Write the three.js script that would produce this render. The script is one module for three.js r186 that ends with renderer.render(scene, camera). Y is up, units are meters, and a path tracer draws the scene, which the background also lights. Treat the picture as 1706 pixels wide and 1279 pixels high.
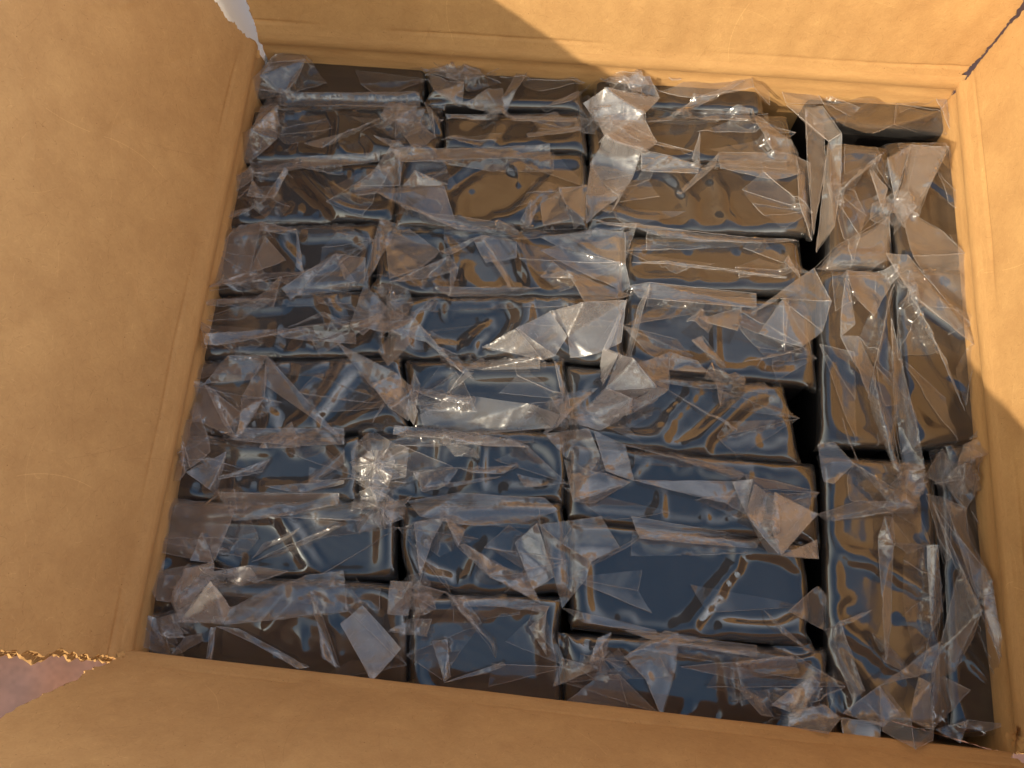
import * as THREE from 'three';
import { mergeGeometries, mergeVertices } from 'three/addons/utils/BufferGeometryUtils.js';
import { RoundedBoxGeometry } from 'three/addons/geometries/RoundedBoxGeometry.js';

// ------------------------------------------------------------------ camera, sky, sun, exposure
const scene = new THREE.Scene();
const camera = new THREE.PerspectiveCamera(52.387, 4 / 3, 0.02, 60);
camera.position.set(0.2055, 0.4114, 0.337);
camera.up.set(-0.08193, 0.28632, -0.95463);
camera.lookAt(0.2055 - 0.05372, 0.4114 - 0.95772, 0.337 - 0.28264);
camera.updateMatrixWorld(true);
const renderer = new THREE.WebGLRenderer({ antialias: true });
renderer.setSize(1024, 768);
renderer.toneMapping = THREE.LinearToneMapping;
renderer.toneMappingExposure = 1.76;
renderer.shadowMap.enabled = true;

const SUN = new THREE.Vector3(-0.650, 0.482, 0.588).normalize();          // towards the sun
{
  const w = 256, h = 128, d = new Float32Array(w * h * 4);               // a clear blue sky, pale at the horizon, glow round the sun
  for (let j = 0; j < h; j++) for (let i = 0; i < w; i++) {
    const el = ((j + 0.5) / h - 0.5) * Math.PI, az = ((i + 0.5) / w - 0.5) * 2 * Math.PI;
    const y = Math.sin(el), c = Math.cos(el), v = [c * Math.cos(az), y, c * Math.sin(az)];
    const cs = v[0] * SUN.x + v[1] * SUN.y + v[2] * SUN.z;
    const t = Math.pow(1 - Math.max(0, y), 1.3), glow = 0.5 * Math.pow(Math.max(0, cs), 6) + 1.4 * Math.pow(Math.max(0, cs), 60);
    const lo = [0.26, 0.22, 0.18];
    const sky = [0.04 + (2.1 + 0.15 * cs) * t + glow, 0.105 + (2.02 + 0.05 * cs) * t + glow * 0.94, 0.2 + (1.85 - 0.45 * cs) * t + glow * 0.82];
    const f = THREE.MathUtils.smoothstep(y, -0.05, 0.02), o = (j * w + i) * 4;
    for (let k = 0; k < 3; k++) d[o + k] = lo[k] * (1 - f) + sky[k] * f;
    d[o + 3] = 1;
  }
  const tex = new THREE.DataTexture(d, w, h, THREE.RGBAFormat, THREE.FloatType);
  tex.mapping = THREE.EquirectangularReflectionMapping; tex.magFilter = tex.minFilter = THREE.LinearFilter; tex.wrapS = THREE.RepeatWrapping; tex.needsUpdate = true;
  scene.background = tex; scene.environment = tex;
}
const sun = new THREE.DirectionalLight(new THREE.Color(1.0, 0.87, 0.66), 2.6);
sun.position.copy(SUN).multiplyScalar(3).add(new THREE.Vector3(0.22, 0, 0.19));
sun.target.position.set(0.22, 0, 0.19);
sun.castShadow = true; sun.shadow.mapSize.set(4096, 4096); sun.shadow.radius = 1.2; sun.shadow.bias = -0.0004;
Object.assign(sun.shadow.camera, { left: -0.6, right: 0.6, top: 0.6, bottom: -0.6, near: 1, far: 6 });
scene.add(sun, sun.target);

// ------------------------------------------------------------------ helpers
const V = (x, y, z) => new THREE.Vector3(x, y, z);
const MM = 0.001;
function rng(seed) { let a = seed >>> 0; return () => { a = (a + 0x6d2b79f5) | 0; let t = Math.imul(a ^ (a >>> 15), 1 | a); t = (t + Math.imul(t ^ (t >>> 7), 61 | t)) ^ t; return ((t ^ (t >>> 14)) >>> 0) / 4294967296; }; }
function hash3(x, y, z) { let h = Math.imul(x, 374761393) ^ Math.imul(y, 668265263) ^ Math.imul(z, 2147483647 - 1274126177); h = Math.imul(h ^ (h >>> 13), 1274126177); h ^= h >>> 16; h = Math.imul(h, 2246822519); return ((h ^ (h >>> 15)) >>> 0) / 4294967296; }
const fade = (t) => t * t * (3 - 2 * t);
function noise(x, y, z) {                                               // value noise, -1..1
  const i = Math.floor(x), j = Math.floor(y), k = Math.floor(z), u = fade(x - i), v = fade(y - j), w = fade(z - k), L = THREE.MathUtils.lerp;
  const q = (a, b, c) => hash3(i + a, j + b, k + c);
  return 2 * L(L(L(q(0, 0, 0), q(1, 0, 0), u), L(q(0, 1, 0), q(1, 1, 0), u), v), L(L(q(0, 0, 1), q(1, 0, 1), u), L(q(0, 1, 1), q(1, 1, 1), u), v), w) - 1;
}
// the point of the level plane y that the pixel (px, py) of the 1706 x 1279 photograph shows
const CAM = camera.position.clone(), rayBase = [V(), V(), V()];
camera.matrixWorld.extractBasis(rayBase[0], rayBase[1], rayBase[2]);
const FPX = 639.5 / Math.tan(THREE.MathUtils.degToRad(52.387 / 2));
function ray(px, py) { return V().addScaledVector(rayBase[0], (px - 853) / FPX).addScaledVector(rayBase[1], -(py - 639.5) / FPX).sub(rayBase[2]); }
function at(px, py, y) { const d = ray(px, py); return CAM.clone().addScaledVector(d, (y - CAM.y) / d.y); }
const taken = new Map();
function numbered(name) { const n = taken.get(name) ?? 0; taken.set(name, n + 1); return n ? name + '_' + String(n).padStart(3, '0') : name; }
function mesh(name, geometry, material, parent = scene) {
  const m = new THREE.Mesh(geometry, material); m.name = parent === scene ? numbered(name) : name; m.castShadow = m.receiveShadow = true; parent.add(m); return m;
}
function thing(name, label, category, group) { const o = new THREE.Group(); o.name = numbered(name); o.userData = { label, category }; if (group) o.userData.group = group; scene.add(o); return o; }
function geo(pos, uv, idx) {
  const g = new THREE.BufferGeometry(); g.setAttribute('position', new THREE.Float32BufferAttribute(pos, 3)); if (uv) g.setAttribute('uv', new THREE.Float32BufferAttribute(uv, 2));
  g.setIndex(idx); g.computeVertexNormals(); return g;
}
function texture(n, fn, srgb, size = 1) {                                // a square tile; fn gives r, g, b in 0..1
  const d = new Uint8Array(n * n * 4);
  for (let j = 0; j < n; j++) for (let i = 0; i < n; i++) { const c = fn(i, j, n), o = (j * n + i) * 4; for (let k = 0; k < 3; k++) d[o + k] = Math.max(0, Math.min(255, Math.round(c[k] * 255))); d[o + 3] = 255; }
  const t = new THREE.DataTexture(d, n, n, THREE.RGBAFormat); t.wrapS = t.wrapT = THREE.RepeatWrapping; t.magFilter = THREE.LinearFilter; t.minFilter = THREE.LinearMipmapLinearFilter; t.generateMipmaps = true;
  if (srgb) t.colorSpace = THREE.SRGBColorSpace; t.repeat.set(1 / size, 1 / size); t.needsUpdate = true; return t;
}
function tnoise(i, j, n, cells, seed) {                                  // tiling value noise -1..1
  const x = (i / n) * cells, y = (j / n) * cells, a = Math.floor(x), b = Math.floor(y), u = fade(x - a), v = fade(y - b), m = (k) => ((k % cells) + cells) % cells;
  const q = (p, r) => hash3(m(a + p), m(b + r), seed), L = THREE.MathUtils.lerp;
  return 2 * L(L(q(0, 0), q(1, 0), u), L(q(0, 1), q(1, 1), u), v) - 1;
}
// strokes and dots drawn into a tile, wrapping at its edges
function canvasTile(n) { const f = new Float32Array(n * n); return { f, dot(x, y, r, a) { for (let j = -Math.ceil(r); j <= r + 1; j++) for (let i = -Math.ceil(r); i <= r + 1; i++) { const d = Math.hypot(i - (x % 1), j - (y % 1)); if (d < r + 0.5) { const o = ((((Math.floor(y) + j) % n) + n) % n) * n + ((((Math.floor(x) + i) % n) + n) % n); f[o] += a * Math.min(1, r + 0.5 - d); } } }, line(x, y, ang, len, r, a, bend = 0) { for (let s = 0; s < len; s += 0.7) { this.dot(x, y, r, a * 0.7); ang += bend; x += 0.7 * Math.cos(ang); y += 0.7 * Math.sin(ang); } } }; }

// ------------------------------------------------------------------ materials
const R0 = rng(11);
const kraftN = 1024, kraftInk = canvasTile(kraftN);
for (let k = 0; k < 2600; k++) kraftInk.line(R0() * kraftN, R0() * kraftN, R0() * 6.28, 5 + R0() * 22, 0.35 + R0() * 0.4, (R0() < 0.6 ? -1 : 0.8) * (0.05 + R0() * 0.1), (R0() - 0.5) * 0.08);
for (let k = 0; k < 26; k++) kraftInk.line(R0() * kraftN, R0() * kraftN, R0() * 6.28, 60 + R0() * 240, 0.5 + R0() * 0.6, (R0() < 0.7 ? -1 : 1) * (0.03 + R0() * 0.06), (R0() - 0.5) * 0.006);
for (let k = 0; k < 170; k++) kraftInk.dot(R0() * kraftN, R0() * kraftN, 0.5 + R0() * 0.9, -0.25 - R0() * 0.5);
const kraftTone = (i, j, n) => 0.03 * tnoise(i, j, n, 7, 1) + 0.028 * tnoise(i, j, n, 19, 2) + 0.02 * tnoise(i, j, n, 61, 3) + 0.02 * tnoise(i, j, n, 230, 4) + 0.7 * kraftInk.f[j * n + i];
const kraftMap = texture(kraftN, (i, j, n) => { const t = kraftTone(i, j, n); return [0.735 * (1 + 0.75 * t), 0.568 * (1 + 0.95 * t), 0.360 * (1 + 1.15 * t)]; }, true, 0.17);
const kraftBump = texture(kraftN, (i, j, n) => { const t = 0.5 + 0.10 * tnoise(i, j, n, 61, 3) + 0.12 * tnoise(i, j, n, 230, 4) + 0.5 * kraftInk.f[j * n + i] + 0.12 * tnoise(i, j, n, 19, 8); return [t, t, t]; }, false, 0.17);
const M = {};
M.kraft = new THREE.MeshStandardMaterial({ map: kraftMap, bumpMap: kraftBump, bumpScale: 0.0002, roughness: 0.82, side: THREE.DoubleSide });
M.core = new THREE.MeshStandardMaterial({ map: kraftMap, color: new THREE.Color(1.02, 0.98, 0.9), roughness: 0.95, side: THREE.DoubleSide });
const blockMap = texture(512, (i, j, n) => { const t = 1 + 0.12 * tnoise(i, j, n, 9, 21) + 0.18 * tnoise(i, j, n, 120, 22); return [0.095 * t, 0.082 * t, 0.08 * t]; }, true, 0.08);
M.block = new THREE.MeshStandardMaterial({ map: blockMap, roughness: 0.62 });
// clear film: a little milky, with scratches and dust that scatter more
const filmN = 1024, dirt = canvasTile(filmN), R1 = rng(29);
for (let k = 0; k < 240; k++) dirt.line(R1() * filmN, R1() * filmN, R1() * 6.28, 6 + R1() * 55, 0.3, 0.10 + R1() * 0.2, (R1() - 0.5) * 0.05);
for (let k = 0; k < 260; k++) dirt.dot(R1() * filmN, R1() * filmN, 0.35 + R1() * 0.5, 0.3 + R1() * 0.6);
const filmClear = texture(filmN, (i, j, n) => { const t = 1 - 0.004 * (1 + tnoise(i, j, n, 14, 31)) - 0.003 * (1 + tnoise(i, j, n, 47, 32)) - 0.22 * Math.min(1, dirt.f[j * n + i]); return [t, t, t]; }, false, 0.12);
const filmBump = texture(512, (i, j, n) => { const t = 0.5 + 0.22 * tnoise(i, j, n, 6, 41) + 0.09 * tnoise(i, j, n, 13, 42) + 0.015 * tnoise(i, j, n, 31, 43); return [t, t, t]; }, false, 0.06);
const film = (tr, rough, ior) => new THREE.MeshPhysicalMaterial({ color: new THREE.Color(0.93, 0.92, 0.92), transmission: tr, transmissionMap: filmClear, thickness: 0, roughness: rough, ior, bumpMap: filmBump, bumpScale: 0.0002, side: THREE.DoubleSide });
M.film = film(0.99, 0.085, 2.0);
M.milky = film(0.93, 0.32, 1.75);
M.veil = film(0.977, 0.08, 1.6);
M.tab = film(0.95, 0.09, 1.68);
M.edge = film(0.82, 0.12, 1.6);

// ------------------------------------------------------------------ ground
{
  const stone = texture(512, (i, j, n) => { const t = 1 + 0.07 * tnoise(i, j, n, 5, 51) + 0.05 * tnoise(i, j, n, 23, 52) + 0.06 * tnoise(i, j, n, 90, 53), g = 0.03 * tnoise(i, j, n, 9, 54); return [(0.415 + g) * t, 0.292 * t, (0.252 - g) * t]; }, true, 0.35);
  const g = new THREE.PlaneGeometry(12, 12, 1, 1).rotateX(-Math.PI / 2); const uv = g.attributes.uv; for (let i = 0; i < uv.count; i++) uv.setXY(i, uv.getX(i) * 12, uv.getY(i) * 12);
  const m = mesh('ground', g, new THREE.MeshStandardMaterial({ map: stone, bumpMap: stone, bumpScale: 0.003, roughness: 0.9 })); m.position.y = -0.312; m.userData = { kind: 'structure', label: 'pinkish stone paving under and around the cardboard box' };
}

// ------------------------------------------------------------------ cardboard box
const box = thing('cardboard_box', 'open brown cardboard carton with four upright flaps around the wrapped blocks', 'cardboard box');
const TL = at(425, 62, 0), TR = at(1601, 138, 0), BR = at(1706, 1264, 0), BL = at(210, 1090, 0), THICK = 0.0052;
// a board: a bent sheet of two liners with a fluted core between them. A..B is its crease, up(v) the profile, both ends torn
function board(name, A, B, profile, vMax, opt) {
  const nu = 120, nv = opt.nv ?? 110, along = B.clone().sub(A), len = along.length(), ux = along.clone().normalize(), front = [], uvs = [], P = (u, v) => {
    const rip = (q) => (opt.rip ?? 1) * (0.0009 * noise(v * 90, opt.seed, q) + 0.0012 * noise(v * 420, opt.seed, q + 1) + 0.0009 * noise(v * 1500, opt.seed, q + 2)), e0 = opt.end0(v) + rip(3), e1 = opt.end1(v) + rip(13);
    const x = e0 + (len - e0 - e1) * u, [o, y] = profile(v, x / len);          // o: outwards, y: up
    const bow = opt.bow ? opt.bow(x / len, v) * Math.min(1, v * 25) : 0;
    return [A.clone().addScaledVector(ux, x).addScaledVector(opt.out, o + bow).add(V(0, y, 0)), x];
  };
  const N = (u, v) => { const a = P(Math.max(0, u - 0.01), v)[0], b = P(Math.min(1, u + 0.01), v)[0], c = P(u, Math.max(0, v - vMax * 0.01))[0], d = P(u, Math.min(vMax, v + vMax * 0.01))[0]; const n = b.sub(a).cross(d.sub(c)).normalize(); if (n.dot(opt.out) < 0) n.negate(); return n; };
  const RD = rng(opt.seed * 97), dents = Array.from({ length: 9 }, () => [RD() * len, 0.006 + RD() * 0.12, RD() * 3.1, 0.012 + 0.05 * RD(), (RD() < 0.5 ? -1 : 1) * (0.0003 + 0.0005 * RD())]);
  const F = [], K = [], uvA = [], idx = [], core = [], coreUv = [], coreIdx = [];
  for (let j = 0; j <= nv; j++) for (let i = 0; i <= nu; i++) {
    const v = vMax * (opt.nv ? j / nv : Math.pow(j / nv, 1.45)), u = i / nu, [p, x] = P(u, v), n = N(u, v);
    const wash = opt.wash * Math.sin(opt.flute === 'v' ? x * 6.283 / 0.0165 + 2.2 * noise(x * 40, v * 9, opt.seed) : 0) * (0.6 + 0.5 * noise(x * 30, v * 20, opt.seed + 5)) + 0.0004 * noise(x * 28, v * 28, opt.seed + 9);
    const calm = Math.min(1, v / (vMax * 0.06)); let dent = 0; if (!opt.nv) for (const [dx, dy, da, dl, dd] of dents) { const q = (x - dx) * Math.cos(da) + (v - dy) * Math.sin(da), w = -(x - dx) * Math.sin(da) + (v - dy) * Math.cos(da) + 0.004 * noise(q * 60, dl * 90, 1); dent += dd * Math.exp(-Math.pow(w / 0.0016, 2)) * Math.max(0, 1 - Math.abs(q) / dl); }
    p.addScaledVector(n, dent);
    p.addScaledVector(n, wash * calm); F.push(...p.toArray()); p.addScaledVector(n, THICK); if (opt.flare) p.addScaledVector(ux, opt.flare * (Math.pow(u, 24) - Math.pow(1 - u, 24)) * (0.75 + 0.35 * noise(v * 160, opt.seed, 6))); K.push(...p.toArray()); uvA.push(x, v + opt.seed * 0.037);
  }
  const at2 = (i, j) => j * (nu + 1) + i;
  for (let j = 0; j < nv; j++) for (let i = 0; i < nu; i++) idx.push(at2(i, j), at2(i + 1, j), at2(i + 1, j + 1), at2(i, j), at2(i + 1, j + 1), at2(i, j + 1));
  const m = mesh(name, geo(F, uvA, idx), M.kraft, box), outer = geo(K, uvA, idx);
  mesh('outer_liner', outer, M.kraft, m);
  // fluted core along the two ends and the outer edge
  const strip = (list, close) => { const c = [], cu = [], ci = []; list.forEach(([a, b], k) => { const z = 0.14 + 0.12 * noise(k * 0.35, opt.seed, 1), q = a.clone().lerp(b, z), w = a.clone().lerp(b, 0.8 + 0.12 * noise(k * 0.31, 5, opt.seed)), zig = a.clone().lerp(b, 0.5 + 0.38 * Math.sin(k * 1.45 + noise(k * 0.2, 8, 2))), zag = zig.clone().lerp(b, 0.12); c.push(...a.toArray(), ...q.toArray(), ...w.toArray(), ...b.toArray(), ...zig.toArray(), ...zag.toArray()); for (let r = 0; r < 6; r++) cu.push(k * 0.002, r * 0.002); if (k) { const o = (k - 1) * 6; for (const [x, y] of [[0, 1], [2, 3], [4, 5]]) ci.push(o + x, o + y, o + y + 6, o + x, o + y + 6, o + x + 6); } }); return geo(c, cu, ci); };
  const pt = (arr, i, j) => V().fromArray(arr, at2(i, j) * 3), edge = (i) => { const l = []; for (let j = 0; j < nv; j++) for (let s = 0; s < 4; s++) { const a = pt(F, i, j).lerp(pt(F, i, j + 1), s / 4), b = pt(K, i, j).lerp(pt(K, i, j + 1), s / 4), w = 0.0006 * noise(j + s / 4, i, 2 + opt.seed); l.push([a.addScaledVector(ux, w), b.addScaledVector(ux, -w)]); } return l; };
  for (const i of [0, nu]) mesh('corrugated_core', strip(edge(i)), M.core, m);
  return m;
}
const rad = THREE.MathUtils.degToRad, CREASE = 0.0065, FLAP = 0.198;
const flapProfile = (a0, a1) => (v, t) => { const a = rad(a0 + (a1 - a0) * t); const w = v < 0.004 ? 0.0006 * (1 - v / 0.004) : 0; const gr = 0.0011 * Math.exp(-Math.pow((v - 0.0068 - 0.001 * noise(t * 9, a0, 4)) / 0.0011, 2)) * Math.max(0, 0.55 + noise(t * 7, a0, 2)); return [v * Math.cos(a) + 0.0003 - w + gr, CREASE - 0.0012 + v * Math.sin(a)]; };
// wall seen from the crease down: a rounded score band, a groove, then the flat inside of the carton
const wallProfile = (v) => [v < 0.013 ? -0.0026 * Math.pow(Math.sin(Math.PI * v / 0.013), 0.7) + 0.0004 : 0.0004 + 0.0016 * Math.exp(-Math.pow((v - 0.0143) / 0.0012, 2)), CREASE - v];
const outL = V(-1, 0, 0), outT = V(0, 0, -1), outR = V(1, 0, 0), outB = V(0, 0, 1), none = () => 0;
board('left_flap', TL, BL, flapProfile(73, 74), FLAP, { out: outL, seed: 1, wash: 0.0001, flute: 'h', end0: (v) => 0.004 + (v < 0.012 ? 0.004 : 0.006 * Math.sin(v * 60)) * Math.exp(-v * 20), rip: 1, flare: 0.0042, end1: (v) => -0.0004 + 0.05 * v, bow: (t, v) => 0.0015 * Math.sin(t * 3.1) });
board('far_flap', TL, TR, flapProfile(77, 88), FLAP, { out: outT, seed: 2, rip: 0.5, wash: 0.0004, flute: 'v', end0: (v) => 0.003, end1: (v) => 0.004 * Math.exp(-v * 60) - 0.0006 });
board('right_flap', TR, BR, flapProfile(87.5, 80), FLAP, { out: outR, seed: 3, rip: 0.5, wash: 0.0001, flute: 'h', end0: (v) => 0.003 * Math.exp(-v * 70) - 0.0006, end1: (v) => 0.0012 });
board('near_flap', BL, BR, flapProfile(73, 74), FLAP, { out: outB, seed: 4, rip: 1, flare: 0.003, wash: 0.0004, flute: 'v', end0: (v) => -0.12 * v, end1: (v) => 0.0015 + 0.004 * Math.exp(-v * 60) });
const DEEP = 0.31;
const fineWall = (v) => (v < 0.25 ? 0.06 * v / 0.25 : 0.06 + (v - 0.25) / 0.75 * (DEEP - 0.06));
const wp = (v) => wallProfile(fineWall(v));
board('left_wall', TL, BL, wp, 1, { out: outL, seed: 5, wash: 0, rip: 0.3, flute: 'h', nv: 64, end0: (v) => 0.0065 * Math.exp(-v * 9), end1: none });
board('far_wall', TL, TR, wp, 1, { out: outT, seed: 6, wash: 0.00008, rip: 0.3, flute: 'v', nv: 64, end0: (v) => 0.004 * Math.exp(-v * 14), end1: none });
board('right_wall', TR, BR, wp, 1, { out: outR, seed: 7, wash: 0, rip: 0.3, flute: 'h', nv: 64, end0: (v) => 0.002 * Math.exp(-v * 30), end1: (v) => 0.006 * Math.exp(-v * 25) });
board('near_wall', BL, BR, wp, 1, { out: outB, seed: 8, wash: 0.00008, rip: 0.3, flute: 'v', nv: 64, end0: none, end1: (v) => 0.01 * Math.exp(-v * 25) });
{ const g = new THREE.BoxGeometry(0.45, 0.004, 0.385); g.translate(0.22, -0.304, 0.187); mesh('bottom_panel', g, M.kraft, box); }

// curls of torn paper liner where the flaps were cut apart
{
  const R = rng(88);
  const curl = (px, py, y, n, size) => { for (let k = 0; k < n; k++) {
    const g = new THREE.PlaneGeometry(size * (0.5 + R()), size * (0.35 + 0.5 * R()), 10, 6), a = g.attributes.position, c = (R() - 0.5) * 260, sd = R() * 50;
    for (let i = 0; i < a.count; i++) { const x = a.getX(i), q = a.getY(i); a.setXYZ(i, x + 0.18 * size * noise(x * 700, q * 700, sd), q + 0.18 * size * noise(x * 700, q * 700, sd + 5), c * x * x + 0.12 * size * noise(x * 500, q * 500, sd + 9)); }
    g.computeVertexNormals(); g.rotateX(R() * 3); g.rotateY(R() * 6.3); g.rotateZ(R() * 3); const p = at(px + (R() - 0.5) * size * 5200, py + (R() - 0.5) * size * 5200, y - 0.003 * R()); g.translate(p.x, p.y, p.z); mesh('torn_paper', g, M.core, box);
  } };
  curl(1696, 1238, 0.002, 7, 0.007); curl(1601, 122, 0.004, 4, 0.005); curl(190, 1088, 0.008, 4, 0.005); curl(38, 1196, 0.058, 2, 0.006); curl(418, 78, 0.0, 3, 0.006);
}

// ------------------------------------------------------------------ white plinth glimpsed beyond the torn far left corner
{
  const t = thing('white_block', 'white painted block glimpsed through the gap at the torn far left corner', 'block');
  const white = new THREE.MeshStandardMaterial({ color: new THREE.Color(0.72, 0.69, 0.66), roughness: 0.6, bumpMap: kraftBump, bumpScale: 0.0012 });
  const p = at(432, 61, -0.05); const a = new RoundedBoxGeometry(0.13, 0.25, 0.16, 4, 0.006); a.translate(p.x - 0.062, -0.05 - 0.125, p.z - 0.08); mesh('body', a, white, t);
  const q = at(403, 62, -0.02), b = new RoundedBoxGeometry(0.10, 0.13, 0.14, 4, 0.02); b.translate(q.x - 0.05, -0.01, q.z - 0.075); mesh('raised_side', b, white, t);
}

// ------------------------------------------------------------------ wrapped blocks: where each top face lies (photo pixels) and how it is described
const TOP = -0.021;                                                     // level of the blocks' tops below the rim
const G1 = 'clear-wrapped dark blocks packed in the carton';
const PK = {};
function pack(id, quad, dy, lean, label, tall = 0) { PK[id] = { id, dy: dy * MM, lean, label, tall, q: quad.trim().split(/\s+/).map((s) => s.split(',').map(Number)) }; }
// left column, far to near
pack('L1', '446,73 706,80 706,168 420,162', -1, 3, 'dark block in the shaded far left corner, pointed flap of film at its corner');
pack('L2', '424,174 732,184 732,256 392,278', 0, 2, 'dark left block second from the far wall, film ribbon along its left end');
pack('L3', '388,288 656,266 656,366 354,378', 0, 1, 'dark left block third from the far wall, two small pointed folds at its left corner');
pack('L4', '360,384 626,372 612,476 334,492', 0, 0, 'left block with a broad faceted tent of film over its left half, fourth from far');
pack('L5', '336,500 622,484 652,590 314,600', 0, 0, 'left block with a narrow loop of film standing at its left corner');
pack('L6', '318,606 646,598 692,720 292,722', 0, 1, 'left block under a long sloping film ridge, crumpled film tab on its left end');
pack('L7', '288,730 596,730 590,828 268,836', 0, -4, 'left block with strips of torn film lying over its left end, seventh from far');
pack('L8', '266,842 656,836 652,958 244,958', 0, -7, 'left block with a large square grey film tab at its left end');
pack('L9', '240,968 676,966 676,1158 226,1108', -2, -10, 'near left corner block below a broad bluish band of film');
// middle column
pack('M1', '716,82 960,86 966,184 716,178', -1, 8, 'far middle block in half shade with a creased film diamond on its left end');
pack('M2', '742,192 966,192 972,248 742,254', 0, 7, 'middle block with smooth film mirroring tan cardboard in two long bands');
pack('M3', '664,260 972,252 974,384 666,372', 0, 6, 'middle block, third from far, smooth tan film, one blue spot');
pack('M4', '636,380 1036,388 1030,490 622,492', 0, 5, 'middle block under amber tinted film fans, fourth from the far wall');
pack('M5', '640,498 1038,502 1034,600 658,596', 1, -1, 'middle block with dark blue film and two tan streaks meeting at its front edge');
pack('M6', '676,606 938,602 944,714 696,712', 0, -9, 'middle block with broad silvery sunlit film sheet, sixth from the far wall');
pack('M7', '602,722 936,724 936,836 602,832', 0, -6, 'middle block beside the bright white crumpled knot of film');
pack('M8', '664,842 934,842 944,986 684,984', 0, 0, 'middle block with long thin film folds running down its right side');
pack('M9', '688,992 932,996 932,1190 690,1172', -2, -6, 'near middle block at the near flap with smooth blue glossy film');
// right column
pack('R1', '1000,82 1258,99 1268,190 990,178', -1, 8, 'far sunlit block below the long pale film ridge beside the far flap');
pack('R2', '986,190 1306,198 1324,266 990,270', 0, 7, 'sunlit block behind the white film fan, second from the far wall');
pack('R3', '986,278 1338,272 1346,390 984,382', 0, 7, 'sunlit tan block with a wide whitish film drape over its left end');
pack('R4', '1046,394 1326,400 1338,484 1046,484', 0, 6, 'flat tan block with nearly smooth film, fourth in the right column');
pack('R5', '1048,492 1346,498 1354,652 1044,602', 0, 4, 'block with a large rounded translucent film lobe at its right end');
pack('R6', '954,610 1290,644 1344,770 952,728', 0, 2, 'block under the twisted white film bow in the middle of the carton');
pack('R7', '950,738 1350,782 1362,902 950,862', 0, 0, 'block with one opaque pale tan film corner at its right end');
pack('R8', '950,872 1338,908 1344,1078 960,1044', 0, 0, 'smooth navy block with vertical tan streak, second from the near flap');
pack('R9', '942,1056 1362,1084 1408,1232 942,1202', -2, -5, 'near block with crumpled film spilling on the near flap, right of middle');
// right side, turned a quarter
pack('S1', '1322,128 1562,144 1580,222 1366,200', -4, 2, 'rounded glossy block in the far right corner with a sunlit glint');
pack('S2', '1390,240 1476,250 1484,446 1384,440', 1, 0, 'lengthwise tan block left of two at the far right, under upright film ribbons');
pack('S3', '1492,244 1608,238 1636,446 1492,446', 1, 0, 'lengthwise block against the sunlit right wall, pale knotted film on it');
pack('S4', '1376,456 1482,454 1500,744 1368,736', 1, 0, 'lengthwise block with blue and tan stripes between long film ribbons');
pack('S5', '1496,452 1614,458 1642,714 1510,758', 1, 0, 'lengthwise smooth tan block beside a long thin film blade, right side');
pack('S6', '1374,762 1560,778 1566,1200 1394,1204', 0, 0, 'large near lengthwise block with swirling tan reflections in its film');
pack('S7', '1578,754 1668,742 1696,1210 1580,1216', -3, 0, 'dark shaded block along the right wall at the near right corner');

// height map of the carton's contents, 1 mm cells: what film lies on
const HX = -0.03, HZ = -0.03, HN = 500, HM = 450, HC = 0.001, H = new Float32Array(HN * HM).fill(-0.09);
const hAt = (x, z) => { const i = Math.round((x - HX) / HC), j = Math.round((z - HZ) / HC); return i < 0 || j < 0 || i >= HN || j >= HM ? -0.09 : H[j * HN + i]; };
for (const p of Object.values(PK)) {
  const y = TOP + p.dy, [a, b, c, d] = p.q.map(([x, z]) => at(x, z, y));
  p.c = a.clone().add(b).add(c).add(d).multiplyScalar(0.25);
  p.ex = b.clone().sub(a).add(c).sub(d); p.L = p.ex.length() / 2; p.ex.normalize();
  const ez = d.clone().sub(a).add(c).sub(b); p.W = ez.length() / 2; p.ez = V(-p.ex.z, 0, p.ex.x);
  if (p.W > p.L) { p.along = true; }
  p.shear = ez.normalize().dot(p.ex);
  const s = Math.tan(rad(p.lean)), R = 0.0035;
  p.top = (lx, lz) => y + lz * s;                                       // the top leans a little towards the far side
  for (let j = 0; j < HM; j++) for (let i = 0; i < HN; i++) {
    const dx = HX + i * HC - p.c.x, dz = HZ + j * HC - p.c.z, lz = dx * p.ez.x + dz * p.ez.z, lx = dx * p.ex.x + dz * p.ex.z - p.shear * lz, ox = Math.abs(lx) - p.L / 2, oz = Math.abs(lz) - p.W / 2;
    if (ox > 0 || oz > 0) continue;
    const ax = Math.max(0, ox + R), az = Math.max(0, oz + R), r = Math.min(R, Math.hypot(ax, az)), h = p.top(lx, lz) - (R - Math.sqrt(R * R - r * r));
    H[j * HN + i] = Math.max(H[j * HN + i], h);
  }
}
function splat(pos, idx, lift) {                                        // film already laid: later film lies on it
  for (let k = 0; k < idx.length; k += 3) for (const [u, v] of [[0.33, 0.33], [0.6, 0.2], [0.2, 0.6], [0.2, 0.2], [0.05, 0.05]]) {
    const a = idx[k] * 3, b = idx[k + 1] * 3, c = idx[k + 2] * 3, w = 1 - u - v, x = pos[a] * u + pos[b] * v + pos[c] * w, y = pos[a + 1] * u + pos[b + 1] * v + pos[c + 1] * w, z = pos[a + 2] * u + pos[b + 2] * v + pos[c + 2] * w;
    const i = Math.round((x - HX) / HC), j = Math.round((z - HZ) / HC); if (i < 0 || j < 0 || i >= HN || j >= HM) continue; if (y + lift > H[j * HN + i] && y < H[j * HN + i] + 0.02) H[j * HN + i] = y + lift;
  }
}

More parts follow.
